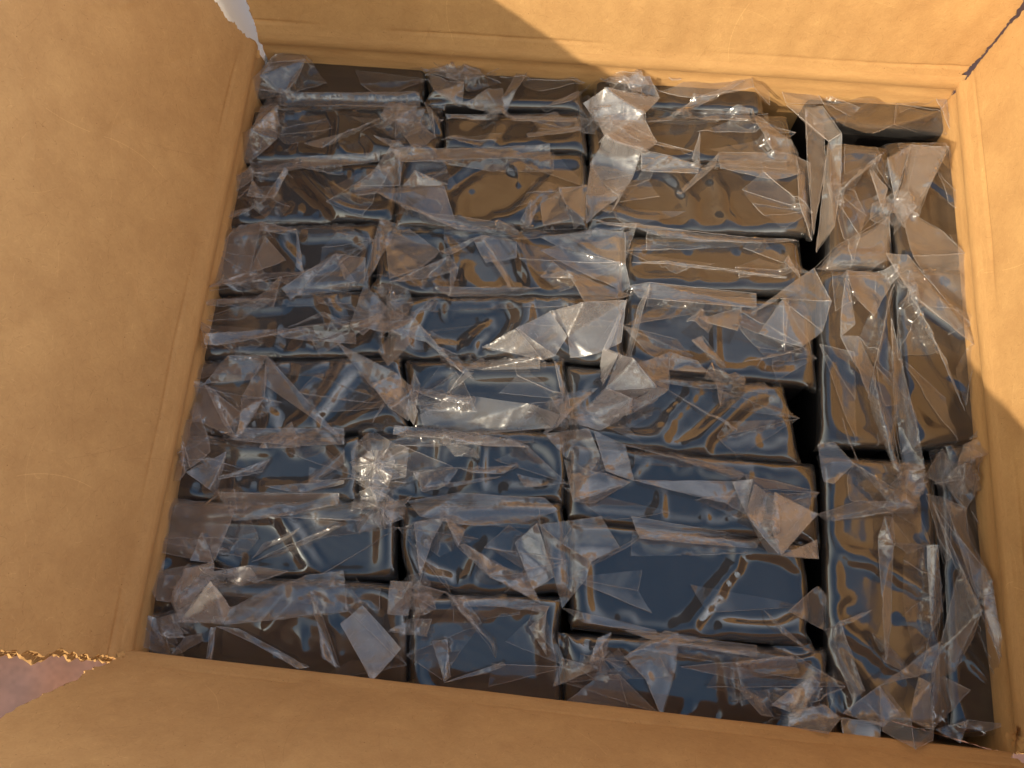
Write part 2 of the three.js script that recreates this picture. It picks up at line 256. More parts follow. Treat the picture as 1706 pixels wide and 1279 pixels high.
// cloth: a grid of film settles on the height map; it does not stretch, so what is too long buckles into folds
function settle(pos, nu, nv, rest, pin, steps, opt) {
  const n = (nu + 1) * (nv + 1), prev = pos.slice(), cons = [], id = (i, j) => j * (nu + 1) + i;
  const link = (a, b, s) => cons.push(a, b, s, rest(a, b));
  for (let j = 0; j <= nv; j++) for (let i = 0; i <= nu; i++) {
    const a = id(i, j);
    if (i < nu) link(a, id(i + 1, j), 1); if (j < nv) link(a, id(i, j + 1), 1);
    if (i < nu && j < nv) { link(a, id(i + 1, j + 1), 0.7); link(id(i + 1, j), id(i, j + 1), 0.7); }
    if (i + 2 <= nu) link(a, id(i + 2, j), opt.bend); if (j + 2 <= nv) link(a, id(i, j + 2), opt.bend);
  }
  for (let s = 0; s < steps; s++) {
    for (let k = 0; k < n; k++) { if (pin[k]) continue; for (let c = 0; c < 3; c++) { const o = k * 3 + c, v = (pos[o] - prev[o]) * 0.9; prev[o] = pos[o]; pos[o] += v - (c === 1 ? opt.g : 0); } }
    for (let it = 0; it < opt.iter; it++) {
      for (let q = 0; q < cons.length; q += 4) {
        const k = it & 1 ? cons.length - 4 - q : q;
        const a = cons[k] * 3, b = cons[k + 1] * 3, wa = pin[cons[k]] ? 0 : 1, wb = pin[cons[k + 1]] ? 0 : 1; if (!(wa + wb)) continue;
        const dx = pos[b] - pos[a], dy = pos[b + 1] - pos[a + 1], dz = pos[b + 2] - pos[a + 2], l = Math.sqrt(dx * dx + dy * dy + dz * dz) || 1e-9, f = cons[k + 2] * (l - cons[k + 3]) / l / (wa + wb);
        pos[a] += wa * f * dx; pos[a + 1] += wa * f * dy; pos[a + 2] += wa * f * dz; pos[b] -= wb * f * dx; pos[b + 1] -= wb * f * dy; pos[b + 2] -= wb * f * dz;
      }
      for (let k = 0; k < n; k++) { if (pin[k]) continue; const o = k * 3, h = hAt(pos[o], pos[o + 2]) + opt.gap; if (pos[o + 1] < h) { if (h - pos[o + 1] < 0.009) { pos[o + 1] = h; prev[o] += 0.5 * (pos[o] - prev[o]); prev[o + 2] += 0.5 * (pos[o + 2] - prev[o + 2]); } else { pos[o] = prev[o]; pos[o + 2] = prev[o + 2]; } } }
    }
  }
}
const cr = (a, b, c, d, t) => b + 0.5 * t * (c - a + t * (2 * a - 5 * b + 4 * c - d + t * (3 * (b - c) + d - a)));
function refine(pos, nu, nv, k) {                                       // smooth curve through the coarse grid, k times finer
  const mu = nu * k, mv = nv * k, tmp = new Float32Array((mu + 1) * (nv + 1) * 3), out = new Float32Array((mu + 1) * (mv + 1) * 3), cl = (x, m) => Math.max(0, Math.min(m, x));
  for (let j = 0; j <= nv; j++) for (let i = 0; i <= mu; i++) { const q = Math.min(nu - 1, Math.floor(i / k)), t = i / k - q; for (let c = 0; c < 3; c++) { const g = (x) => pos[(j * (nu + 1) + cl(x, nu)) * 3 + c]; tmp[(j * (mu + 1) + i) * 3 + c] = cr(g(q - 1), g(q), g(q + 1), g(q + 2), t); } }
  for (let j = 0; j <= mv; j++) { const q = Math.min(nv - 1, Math.floor(j / k)), t = j / k - q; for (let i = 0; i <= mu; i++) for (let c = 0; c < 3; c++) { const g = (y) => tmp[(cl(y, nv) * (mu + 1) + i) * 3 + c]; out[(j * (mu + 1) + i) * 3 + c] = cr(g(q - 1), g(q), g(q + 1), g(q + 2), t); } }
  return out;
}
const gridIndex = (nu, nv) => { const r = []; for (let j = 0; j < nv; j++) for (let i = 0; i < nu; i++) { const a = j * (nu + 1) + i, b = a + 1, c = a + nu + 1, d = c + 1; (i + j) & 1 ? r.push(a, c, b, b, c, d) : r.push(a, c, d, a, d, b); } return r; };
let sheetNo = 0;
function wrapFilm(p) {
  const S = 0.0047, E = 0.011, nu = Math.max(6, Math.round((p.L + 2 * E) / S)), nv = Math.max(6, Math.round((p.W + 2 * E) / S)), R = rng(700 + ++sheetNo * 13), seed = sheetNo * 3.7;
  const skew = [], pos = new Float32Array((nu + 1) * (nv + 1) * 3), pin = new Uint8Array((nu + 1) * (nv + 1)), flat = [], amp = 0.003 + 0.007 * R(), knots = [[-p.L / 2 - 0.004, (R() - 0.5) * p.W, 1], [p.L / 2 + 0.004, (R() - 0.5) * p.W, 1], [(R() - 0.5) * p.L * 0.6, (R() < 0.5 ? -0.5 : 0.5) * p.W, 0.7]];
  const slack = 1.036 + 0.04 * R() * R();
  for (let j = 0; j <= nv; j++) for (let i = 0; i <= nu; i++) {
    const u = (i / nu - 0.5) * (p.L + 2 * E), v = (j / nv - 0.5) * (p.W + 2 * E), du = Math.max(0, Math.abs(u) - p.L / 2), dv = Math.max(0, Math.abs(v) - p.W / 2);
    const lx = Math.sign(u) * (Math.min(Math.abs(u), p.L / 2) + Math.min(0.0012, du)), lz = Math.sign(v) * (Math.min(Math.abs(v), p.W / 2) + Math.min(0.0008, dv)), k = j * (nu + 1) + i, sx = lx + p.shear * lz;
    let bump = 0; for (const [eu, ev, wt] of knots) { const a = Math.atan2(v - ev, u - eu), r = Math.hypot(u - eu, v - ev); bump += wt * Math.exp(-r / 0.03) * noise(a * 2.6 + eu * 300 + 0.9 * noise(u * 55, v * 55, seed), r * 34, seed + ev * 900); }
    const y = p.top(lx, lz) + 0.0012 - Math.max(du, dv) * 0.92 - 0.3 * Math.min(du, dv) + (du || dv ? 0 : Math.max(0, 0.0025 + amp * bump + 0.003 * noise(u * 52 + seed + 1.5 * noise(u * 38, v * 38, seed), v * 60 + 1.5 * noise(u * 38 + 9, v * 38, seed + 2), seed + 9) + 0.0003 * noise(u * 190, v * 160, seed + 4)));
    pos.set([p.c.x + p.ex.x * sx + p.ez.x * lz, y, p.c.z + p.ex.z * sx + p.ez.z * lz], k * 3); flat.push([u, v]);  // the bag is cut a little on the skew, as its block lies
    skew.push([u + 0.75 * p.shear * v, v]);
    pin[k] = i === 0 || j === 0 || i === nu || j === nv ? 1 : 0;
  }
  const ease = (u, v) => 1 + (slack - 1) * THREE.MathUtils.smoothstep(Math.min(p.L / 2 + E - Math.abs(u), p.W / 2 + E - Math.abs(v)), 0.006, 0.017);
  settle(pos, nu, nv, (a, b) => ease((flat[a][0] + flat[b][0]) / 2, (flat[a][1] + flat[b][1]) / 2) * Math.hypot(skew[a][0] - skew[b][0], skew[a][1] - skew[b][1]), pin, 46, { bend: 0.26, iter: 5, g: 0.00011, gap: 0.0006 });
  const K = 4, fine = refine(pos, nu, nv, K), mu = nu * K, mv = nv * K, fpin = new Uint8Array((mu + 1) * (mv + 1)), uv = [];
  for (let j = 0; j <= mv; j++) for (let i = 0; i <= mu; i++) { const k = j * (mu + 1) + i; fpin[k] = i < 2 || j < 2 || i > mu - 2 || j > mv - 2 ? 1 : 0; uv.push(i / K * S + seed, j / K * S + seed * 0.7); if (!fpin[k]) fine[k * 3 + 1] += 0.0001 * noise(fine[k * 3] * 300, fine[k * 3 + 2] * 300, seed); }
  const fs = 1.0, us = (p.L + 2 * E) / mu, vs = (p.W + 2 * E) / mv; settle(fine, mu, mv, (a, b) => { const i = a % (mu + 1), j = (a - i) / (mu + 1), i2 = b % (mu + 1), j2 = (b - i2) / (mu + 1); const e = ease(((i + i2) / 2 - mu / 2) * us, ((j + j2) / 2 - mv / 2) * vs); return (e > 1.001 ? fs : 1) * Math.hypot((i - i2) * us + 0.75 * p.shear * (j - j2) * vs, (j - j2) * vs) * e; }, fpin, 4, { bend: 0.5, iter: 3, g: 0.00003, gap: 0.0005 });
  for (let it = 0; it < 4; it++) {                                       // film is too stiff for dimples this small: even them out
    const old = fine.slice(), w = mu + 1;
    for (let j = 1; j < mv; j++) for (let i = 1; i < mu; i++) { const k = j * w + i; if (fpin[k]) continue; for (let c = 0; c < 3; c++) fine[k * 3 + c] = 0.45 * old[k * 3 + c] + 0.1375 * (old[(k - 1) * 3 + c] + old[(k + 1) * 3 + c] + old[(k - w) * 3 + c] + old[(k + w) * 3 + c]); }
  }
  const idx = gridIndex(mu, mv); splat(fine, idx, 0.0002);
  return geo(fine, uv, idx);
}
for (const p of Object.values(PK)) {
  p.g = thing('wrapped_block', p.label, 'wrapped block', G1);
  delete p.g.userData.group;
  p.g.position.set(p.c.x, -0.1, p.c.z);
  const Hh = 0.11, b = new RoundedBoxGeometry(p.L, Hh, p.W, 4, 0.0035), a = b.attributes.position;
  for (let i = 0; i < a.count; i++) { const lx = a.getX(i), lz = a.getZ(i), t = (a.getY(i) + Hh / 2) / Hh; const y = p.top(lx, lz * t) - Hh + a.getY(i) + Hh / 2; a.setXYZ(i, p.ex.x * (lx + p.shear * lz) + p.ez.x * lz, y + 0.1, p.ex.z * (lx + p.shear * lz) + p.ez.z * lz); }
  b.computeVertexNormals();
  mesh('block', b, M.block, p.g);
  const w = wrapFilm(p); w.translate(-p.c.x, 0.1, -p.c.z); mesh('film_wrap', w, M.film, p.g);
}


// ------------------------------------------------------------------ outside the frame: the dark timber wall that the film on the left mirrors
{
  const t = thing('timber_wall', 'dark brown timber wall standing left of the carton, mirrored in the film', 'wall');
  const wood = new THREE.MeshStandardMaterial({ color: new THREE.Color(0.040, 0.030, 0.026), roughness: 0.8 });
  const board1 = new RoundedBoxGeometry(0.03, 0.19, 3.2, 2, 0.004);
  for (let k = 0; k < 24; k++) { const m = mesh('plank', board1, wood, t); m.position.set(-0.82 + (k & 1 ? 0.004 : 0), -0.21 + k * 0.2, -1.98); }
}

// ------------------------------------------------------------------ loose folds, tabs and seams of the bags: outlines as they lie, each facet lifted and tilted on its own
const facetDone = new Map();
function liftOf(px, py, k) { const key = Math.round(px / 6) + ',' + Math.round(py / 6); if (!facetDone.has(key)) facetDone.set(key, hash3(Math.round(px / 6), Math.round(py / 6), 5)); const r = facetDone.get(key); return (0.0015 + 0.0105 * r * r * (1.5 - 0.5 * r)) * k; }
let foldNo = 0;
// film held at its corners sags and puckers between them
function sag(pos, idx, hold, slack, steps) {
  const n = pos.length / 3, prev = pos.slice(), cons = [], seen = new Map();
  const link = (a, b, s) => cons.push(a, b, s, Math.hypot(pos[a * 3] - pos[b * 3], pos[a * 3 + 1] - pos[b * 3 + 1], pos[a * 3 + 2] - pos[b * 3 + 2]) * slack);
  for (let k = 0; k < idx.length; k += 3) for (let e = 0; e < 3; e++) { const a = idx[k + e], b = idx[k + (e + 1) % 3], c = idx[k + (e + 2) % 3], key = Math.min(a, b) * 65536 + Math.max(a, b); if (seen.has(key)) link(seen.get(key), c, 0.12); else { seen.set(key, c); link(a, b, 1); } }
  for (let s = 0; s < steps; s++) {
    for (let k = 0; k < n; k++) if (!hold[k]) for (let c = 0; c < 3; c++) { const o = k * 3 + c, v = (pos[o] - prev[o]) * 0.85; prev[o] = pos[o]; pos[o] += v - (c === 1 ? 0.00006 : 0); }
    for (let it = 0; it < 4; it++) {
      for (let k = 0; k < cons.length; k += 4) {
        const p = cons[k], q = cons[k + 1], a = p * 3, b = q * 3, wa = hold[p] ? 0 : 1, wb = hold[q] ? 0 : 1; if (!(wa + wb)) continue;
        const dx = pos[b] - pos[a], dy = pos[b + 1] - pos[a + 1], dz = pos[b + 2] - pos[a + 2], l = Math.sqrt(dx * dx + dy * dy + dz * dz) || 1e-9, f = cons[k + 2] * (l - cons[k + 3]) / l / (wa + wb);
        pos[a] += wa * f * dx; pos[a + 1] += wa * f * dy; pos[a + 2] += wa * f * dz; pos[b] -= wb * f * dx; pos[b + 1] -= wb * f * dy; pos[b + 2] -= wb * f * dz;
      }
      for (let k = 0; k < n; k++) { const h = hAt(pos[k * 3], pos[k * 3 + 2]) + 0.0004; if (pos[k * 3 + 1] < h) pos[k * 3 + 1] = h; }
    }
  }
}
function F(id, name, text, k = 1, layers = 2, opt = {}) {
  const list = [];
  for (const poly of text.split(';')) {
    const pts = poly.trim().split(/\s+/).map((s) => s.split(',').map(Number)); if (pts.length < 3) continue;
    const mx = pts.reduce((t, q) => t + q[0], 0) / pts.length, my = pts.reduce((t, q) => t + q[1], 0) / pts.length;
    const base = pts.map(([x, y]) => { const a = at(x, y, TOP + 0.003), h = Math.max(TOP - 0.004, hAt(a.x, a.z)); return at(x, y, h + Math.max(0.0008, liftOf(x, y, k) + (opt.tilt ?? 0) * 0.0002 * ((x - mx) - (y - my)) + (opt.rise ? Math.max(0, y - 1165) * 0.00032 : 0))); });
    list.push(base);
  }
  addFilm(id, name, list, layers, opt);
}
function addFilm(id, name, list, layers = 2, opt = {}) {                 // facets that share a corner are one piece of film
  const root = list.map((_, i) => i), find = (i) => (root[i] === i ? i : (root[i] = find(root[i])));
  for (let i = 0; i < list.length; i++) for (let j = 0; j < i; j++) if (list[i].some((a) => list[j].some((b) => a.distanceTo(b) < 0.003))) root[find(i)] = find(j);
  const sets = new Map(); list.forEach((b, i) => { const r = find(i); if (!sets.has(r)) sets.set(r, []); sets.get(r).push(b); });
  for (const set of sets.values()) filmPiece(id, name, set, layers, opt);
}
function filmPiece(id, name, list, layers, opt) {
  const p = PK[id], parts = [], edges = [], org = p.g.position;
  for (const base of list) {
    const tris = THREE.ShapeUtils.triangulateShape(base.map((q) => new THREE.Vector2(q.x, -q.z)), []); if (!tris.length) continue;
    for (let layer = 0; layer < layers; layer++) {
      const seed = ++foldNo * 1.37, pos = [], uv = [], idx = [], map = new Map(), loose = layer ? 0.0009 : 0;
      const put = (v) => { const key = Math.round(v.x * 2e5) + ',' + Math.round(v.y * 2e5) + ',' + Math.round(v.z * 2e5); let i = map.get(key); if (i === undefined) { i = pos.length / 3; map.set(key, i); pos.push(v.x, v.y, v.z); uv.push(v.x + seed * 0.31, v.z + seed * 0.17); } return i; };
      const cut = (a, b, c, depth) => { const l = [a.distanceTo(b), b.distanceTo(c), c.distanceTo(a)], m = Math.max(...l); if (m < 0.0024 || depth > 14) { idx.push(put(a), put(b), put(c)); return; } const q = l.indexOf(m), [s, t, r] = q === 0 ? [a, b, c] : q === 1 ? [b, c, a] : [c, a, b], h = s.clone().add(t).multiplyScalar(0.5); cut(s, h, r, depth + 1); cut(h, t, r, depth + 1); };
      for (const [a, b, c] of tris) cut(base[a], base[b], base[c], 0);
      const n = V().subVectors(base[tris[0][1]], base[tris[0][0]]).cross(V().subVectors(base[tris[0][2]], base[tris[0][0]])).normalize(); if (n.y < 0) n.negate();
      const dir = hash3(foldNo, 3, 1) * 6.28, cx = Math.cos(dir), cz = Math.sin(dir);
      for (let i = 0; i < pos.length; i += 3) {
        const x = pos[i], z = pos[i + 2], s = x * cx + z * cz, t = -x * cz + z * cx;
        let d = 0.0013 * noise(x * 62 + seed * 0.01, z * 62, 3.3) + 0.0006 * noise(s * 75 + seed, t * 28, seed) + 0.00025 * (1 - 2 * Math.abs(noise(s * 170, t * 60 + seed, seed + 3))) + loose * (0.4 + noise(s * 60, t * 60, seed + 8));
        pos[i] += n.x * d; pos[i + 1] += n.y * d; pos[i + 2] += n.z * d; pos[i + 1] = Math.max(pos[i + 1], hAt(pos[i], pos[i + 2]) + 0.0004);
      }
      const hold = new Uint8Array(pos.length / 3); for (const b of base) for (let q = 0; q < hold.length; q++) if ((pos[q * 3] - b.x) ** 2 + (pos[q * 3 + 2] - b.z) ** 2 < 6e-6) hold[q] = 1;
      sag(pos, idx, hold, 1.003 + 0.006 * hash3(foldNo, 9, 9), 6);
      const g = geo(pos, uv, idx); parts.push(g); if (!layer) splat(pos, idx, 0.0001);
      if (layer) continue;
      // where the bag is folded or cut its edge is a fine bead
      const beads = [];
      for (let e = 0; e < base.length; e++) {
        if (layers === 1 && e < base.length - 1 && hash3(foldNo, e, 77) < 0.55) continue;
        const a = base[e], b = base[(e + 1) % base.length], m = Math.max(2, Math.round(a.distanceTo(b) / 0.0025)), path = [];
        for (let q = 0; q <= m; q++) { const v = a.clone().lerp(b, q / m), w = 0.0003 * noise(v.x * 300, v.z * 300, seed); v.x += w; v.z += w; v.y = Math.max(v.y, hAt(v.x, v.z) + 0.0004); path.push(v); }
        const tb = new THREE.TubeGeometry(new THREE.CatmullRomCurve3(path), m * 2, (layers === 1 ? 0.00007 : 0.0001) + 0.0001 * hash3(foldNo, e, 2), 4, false); beads.push(tb);
      }
      for (const b of beads) { b.deleteAttribute('normal'); b.computeVertexNormals(); edges.push(b); }
    }
  }
  const g = mergeGeometries([mergeGeometries(parts), mergeGeometries(edges)], true); g.translate(-org.x, -org.y, -org.z); mesh(name, g, [opt.mat ?? (layers > 1 ? M.tab : M.film), M.edge], p.g);
}
// left column
F('L1', 'film_tab', '517,62 509,100 493,136 471,156 404,144 431,123 465,81; 404,144 471,156 446,163 410,166');
F('L1', 'film_fold', '465,81 517,62 604,64 604,75 517,83; 585,68 625,62 663,80 640,84 600,76; 467,157 572,161 700,163 700,178 568,176 467,175', 0.5);
F('L2', 'film_tab', '446,163 468,158 462,178 436,180; 436,180 462,178 466,208 462,218 418,217; 418,217 462,218 462,231 414,271 401,273 378,229; 374,235 399,271 389,284 374,267');
F('L2', 'film_fold', '507,239 538,248 631,206 635,197 572,222; 418,271 500,263 633,254 633,269 500,282 418,289', 0.6);
F('L2', 'film_seam', '647,172 708,182 700,205 661,208 634,193; 661,208 700,205 728,232 690,250; 708,170 720,185 725,229; 623,227 666,237 674,244 653,246');
F('L3', 'film_tab', '420,280 421,299 362,340 352,352 367,303; 421,299 441,330 412,326; 475,280 481,285 456,330 441,330 462,300; 438,336 447,332 401,358 349,376 360,370');
F('L3', 'film_seam', '649,246 666,250 672,271 666,309 590,309 623,284; 590,309 740,311 762,381 698,353 630,322 592,324; 691,284 746,307 672,309');
F('L4', 'film_tab', '436,369 415,455 356,421 400,376; 356,421 415,455 350,478 328,474; 442,394 477,434 415,455; 436,369 495,383 493,392 434,384; 495,383 506,455 494,445; 350,478 415,455 506,455 420,470');
F('L4', 'film_fold', '560,423 485,500 470,480 505,455; 427,498 469,461 455,512; 600,482 560,423 492,493; 350,484 460,470 520,450 480,478 360,492', 0.7);
F('L4', 'film_seam', '560,423 609,429 606,472 574,465');
F('L5', 'film_tab', '330,505 309,560 308,585 326,540; 327,512 333,520 345,580 338,578; 326,503 340,500 331,530');
F('L5', 'film_fold', '343,555 473,548 520,547 345,577; 452,562 488,550 593,555 593,572; 480,545 539,519 581,538 579,545 537,526; 330,500 455,498 440,512 330,510', 0.55);
F('L6', 'film_fold', '444,592 573,735 517,693 440,640; 341,639 380,592 444,592 420,632; 421,629 444,610 440,662 402,664; 486,702 500,744 432,746; 381,732 498,742 573,739 573,714 404,714', 0.8);
F('L6', 'film_tab', '306,629 341,639 395,730 331,702 281,700; 341,639 402,688 397,725 380,711; 402,664 440,662 404,721 395,730 402,685; 285,714 297,704 317,779 308,786');
F('L6', 'film_seam', '563,572 661,622 620,645; 661,622 621,704 650,660; 661,622 696,685 690,708 650,650');
F('L7', 'film_tab', '297,704 336,692 352,753 317,779; 310,786 378,753 362,826 350,815; 285,720 310,786 300,800 276,800');
F('L7', 'film_fold', '364,820 565,822 564,838 475,858 390,867; 442,810 573,800 573,806 498,821; 521,793 573,749 573,772 519,805; 364,798 437,786 451,764 370,800', 0.6);
F('L8', 'film_tab', '277,829 394,843 357,937 247,916; 337,886 357,937 318,933; 238,956 316,942 300,1003 262,1000; 311,947 357,937 356,961 300,1031 290,1000');
F('L8', 'film_fold', '356,951 419,942 480,951 424,970 398,963; 420,935 500,900 567,876 565,880 505,906; 420,930 440,905 500,880 446,912', 0.7, 2, { tilt: 0.6 });
F('L9', 'film_fold', '300,1033 351,968 384,1012 372,1038; 384,1012 513,958 572,951 580,1019 454,1033 372,1039; 361,1043 398,1047 515,1111 497,1113 419,1069; 518,984 537,1026 566,1111 541,1092 527,1024', 0.7);
F('L9', 'film_tab', '286,1024 309,1061 278,1062 262,1030; 227,1073 241,1022 262,1030 278,1062 286,1093; 309,1061 337,1055 340,1066 310,1085 286,1093; 351,1045 360,1045 351,1101 344,1101');
F('L9', 'film_seam', '604,1008 668,1080 620,1135 568,1039', 1.4, 3, { mat: M.milky });
F('L9', 'film_label_tab', '653,968 688,970 680,1025 645,1022', 1.2, 3, { mat: M.milky });
// middle column
F('M1', 'film_tab', '708,62 760,100 706,121 678,87; 760,100 784,104 809,127 771,132 708,125; 712,132 773,138 771,180 744,165 725,151; 773,178 811,149 838,148 841,190');
F('M1', 'film_fold', '872,104 890,100 860,151 843,188 836,165; 811,123 893,83 877,98 820,125; 760,78 840,72 880,86 860,96 770,88', 0.8);
F('M1', 'film_seam', '984,140 970,155 910,187 900,178 951,168');
F('M2', 'film_fold', '877,223 968,214 968,219 880,229; 742,190 960,196 960,202 745,198', 0.5);
F('M3', 'film_fold', '649,246 742,248 862,244 877,244 915,248 917,273 877,265 845,263 666,269; 698,353 762,360 853,374 865,388 830,383 762,382 654,359', 0.6);
F('M3', 'film_tab', '930,313 978,311 975,367 956,382 942,339; 900,339 935,320 949,365 905,375; 867,379 884,332 895,345 880,380');
F('M4', 'film_tab', '633,362 666,376 614,461 606,470; 666,376 734,418 705,442 649,465 642,400; 649,470 748,426 764,447 710,463; 764,447 750,492 752,451');
F('M4', 'film_fold', '734,418 802,393 790,402 748,426; 802,393 813,393 860,402 860,428 809,437 790,402; 802,393 863,484 853,484 844,451 818,407; 724,477 750,493 863,492 900,479 853,479 755,479', 0.9);
F('M4', 'film_seam', '900,395 994,382 1041,387 1042,440 930,410; 900,418 930,410 1042,440 1050,477 1035,487; 945,451 1035,487 1054,492 975,504; 900,461 921,437 956,463');
F('M5', 'film_tab', '607,475 647,513 605,558 583,543; 647,515 691,531 654,554 590,545; 583,543 654,554 710,569 769,620 691,531; 630,585 666,540 687,569 647,610; 727,576 760,590 790,632 735,600');
F('M5', 'film_seam', '804,578 860,547 905,600 860,590; 860,547 916,519 945,560 925,592; 860,547 925,592 905,600; 916,519 973,503 1042,500 1035,570 990,590 950,597 945,560; 1042,500 1045,498 1012,590 1005,585', 1.1, 2, { mat: M.milky, tilt: 0.5 });
F('M6', 'film_fold', '775,615 800,599 899,596 899,615 789,617; 775,617 789,617 750,652 745,655; 690,648 718,649 749,660 789,662 784,671 737,669', 0.8, 1, { mat: M.milky, tilt: 0.5 });
F('M6', 'film_tab', '620,640 661,622 690,648 680,700 650,680; 690,620 700,640 690,690 684,650; 906,723 927,711 950,685 946,655 922,669');
F('M6', 'film_seam', '946,655 995,646 950,685 927,711; 922,601 946,655 935,653');
F('M7', 'film_fold', '657,709 739,714 849,732 882,744 810,742 744,730 655,723; 690,789 746,779 765,779 744,807 704,814; 699,812 833,793 810,800 704,819; 765,779 861,777 840,789 786,786', 0.7);
F('M8', 'film_fold', '680,835 761,821 907,830 930,850 880,870 787,875 700,860', 0.5);
F('M8', 'film_tab', '742,862 775,882 762,910; 762,910 775,907 860,955 815,960; 815,961 875,955 900,1005 835,970; 690,870 740,862 720,900 700,960');
F('M9', 'film_tab', '690,972 740,985 700,1020 690,1050; 648,1052 685,1032 720,1032 710,1060; 720,1068 745,1065 750,1127 740,1135; 740,985 752,992 820,1072 825,1095 815,1075');
F('M9', 'film_fold', '750,988 830,992 915,1010 910,1020 830,1010 752,1008; 740,1137 838,1102 842,1108 810,1120; 910,1020 882,1045 910,1090 907,1050', 0.5);
// right column
F('R1', 'film_tab', '951,80 1025,81 1056,92 1025,140 995,130 953,111; 1025,140 1048,98 1073,92 1069,123; 1052,123 1079,121 1098,161 1048,147');
F('R1', 'film_fold', '1103,153 1172,125 1250,111 1255,145 1150,165; 1250,111 1280,135 1282,175 1255,145; 1120,189 1236,138 1238,142 1132,191; 1075,100 1090,98 1135,133 1120,133', 1.1);
F('R2', 'film_tab', '972,172 1010,146 1100,163 1073,189 1040,215 995,203; 995,203 1070,190 1095,240 1075,250 1010,230', 1.4, 3, { mat: M.milky });
F('R2', 'film_fold', '1079,203 1153,187 1248,187 1250,201 1153,197; 1250,186 1280,207 1317,235 1330,260 1290,255 1270,220; 1088,235 1155,252 1151,258 1090,241; 1166,220 1165,271 1152,267', 0.9);
F('R3', 'film_tab', '1014,225 1069,250 1055,290 1000,300 984,271; 984,271 1000,300 1031,328 977,372 977,324; 1031,328 1000,300 1055,290 1040,320 1020,350', 1.2, 2, { mat: M.milky });
F('R3', 'film_fold', '1069,250 1111,258 1166,275 1162,288 1069,284; 1196,256 1191,277 1134,324 1128,322 1168,284; 1196,254 1260,254 1327,261 1332,290 1290,300 1200,280; 1327,261 1350,272 1352,400 1332,340; 980,370 1059,373 1135,383 1260,397 1330,402 1260,405 1104,395 1060,379', 0.9);
F('R4', 'film_fold', '1307,437 1312,426 1332,462; 1041,387 1057,383 1043,430; 1052,437 1110,436 1200,446 1310,462 1308,466 1200,450 1110,440', 0.7);
F('R5', 'film_fold', '1050,476 1083,470 1260,489 1260,512 1170,505 1064,495; 1083,472 1050,597 1043,594 1064,508; 1144,536 1170,515 1186,543 1179,554 1158,536; 1163,533 1233,512 1235,531 1228,550; 1153,566 1170,559 1209,611 1205,618', 0.9);
F('R5', 'film_tab', '1250,522 1356,447 1385,502 1300,497; 1265,555 1302,500 1370,552 1335,578; 1300,497 1385,502 1370,552; 1304,500 1309,500 1307,585; 1240,602 1322,587 1335,580 1290,594', 1.2);
F('R6', 'film_tab', '1004,582 1030,590 1005,640 1000,610; 1030,590 1054,596 1084,636 1095,645 1055,665 1010,650; 1010,645 1055,665 1048,690 990,700 945,705 985,670; 945,705 1055,668 1095,645 1113,650 1090,670 1000,717', 1.4, 3, { mat: M.milky, tilt: 0.7 });
F('R6', 'film_fold', '1061,606 1116,587 1114,650 1084,636; 1116,587 1161,601 1180,620 1114,615; 1180,620 1240,627 1240,641 1206,636 1199,674 1194,639; 1114,650 1227,716 1226,719', 1.1);
F('R7', 'film_tab', '908,723 981,714 1000,760 985,785 945,765; 990,718 1042,742 1056,800 1010,785; 940,765 985,785 1010,790 1050,803 990,838 955,835');
F('R7', 'film_fold', '1058,800 1220,803 1240,807 1239,854 1208,838; 1035,739 1079,746 1239,791 1230,800 1126,763', 0.7);
F('R7', 'film_seam', '1220,803 1254,798 1242,854; 1290,820 1361,857 1302,924 1285,880; 1257,806 1287,829 1299,924 1282,922 1242,857; 1302,924 1361,899 1363,930', 1.3, 3, { mat: M.milky });
F('R8', 'film_fold', '1052,860 1260,897 1260,913 1066,897; 1313,1018 1361,976 1375,993 1375,1050; 1273,1017 1304,1044 1352,1087 1304,1055; 1040,1050 1094,1054 1260,1075 1260,1094 1100,1070', 0.8);
F('R8', 'film_tab', '900,874 959,866 935,905; 959,866 1001,860 1032,911 985,935 935,905; 900,874 935,905 985,935 975,965 937,1012; 894,871 923,961 888,982 858,904; 937,1012 973,1037 1094,1054 1091,1049 970,1020', 1.2);
F('R9', 'film_tab', '1108,1051 1131,1057 1125,1113 1103,1195 1075,1130 1041,1094; 1030,1122 1103,1195 1049,1187; 937,1172 999,1125 1030,1122 1049,1187 1024,1184; 996,1063 1018,1054 999,1119 982,1102; 922,1144 996,1113 937,1096');
F('R9', 'film_fold', '1134,1110 1220,1103 1321,1092 1330,1120 1220,1130; 1220,1137 1265,1162 1288,1193 1268,1190; 1313,1190 1372,1173 1400,1195 1380,1222 1313,1210; 1400,1195 1468,1204 1465,1238 1406,1230; 1285,1173 1352,1125 1366,1139 1330,1190', 1.0, 2, { rise: 1 });
// right side
F('S1', 'film_tab', '1297,136 1360,147 1370,172 1310,172; 1317,134 1360,121 1427,127 1380,137 1360,147; 1550,140 1567,183 1585,220 1575,162', 0.9);
F('S1', 'film_sheet', '1370,172 1495,172 1490,207 1455,222 1395,200; 1492,172 1567,185 1580,230 1527,220 1490,207', 1.2, 1);
F('S2', 'film_ribbon', '1342,182 1372,207 1375,270 1355,390 1345,270; 1402,222 1400,307 1390,377 1360,420 1370,325 1380,235; 1310,175 1370,177 1402,222 1380,235', 1.3);
F('S2', 'film_fold', '1446,272 1470,257 1400,317; 1446,272 1477,315 1470,350; 1390,412 1480,360 1485,432 1450,450 1357,447', 1.0);
F('S3', 'film_tab', '1477,265 1517,242 1500,300 1490,330; 1500,300 1517,242 1582,245 1552,300 1530,360 1490,330; 1490,330 1530,360 1520,362 1472,350', 1.2);
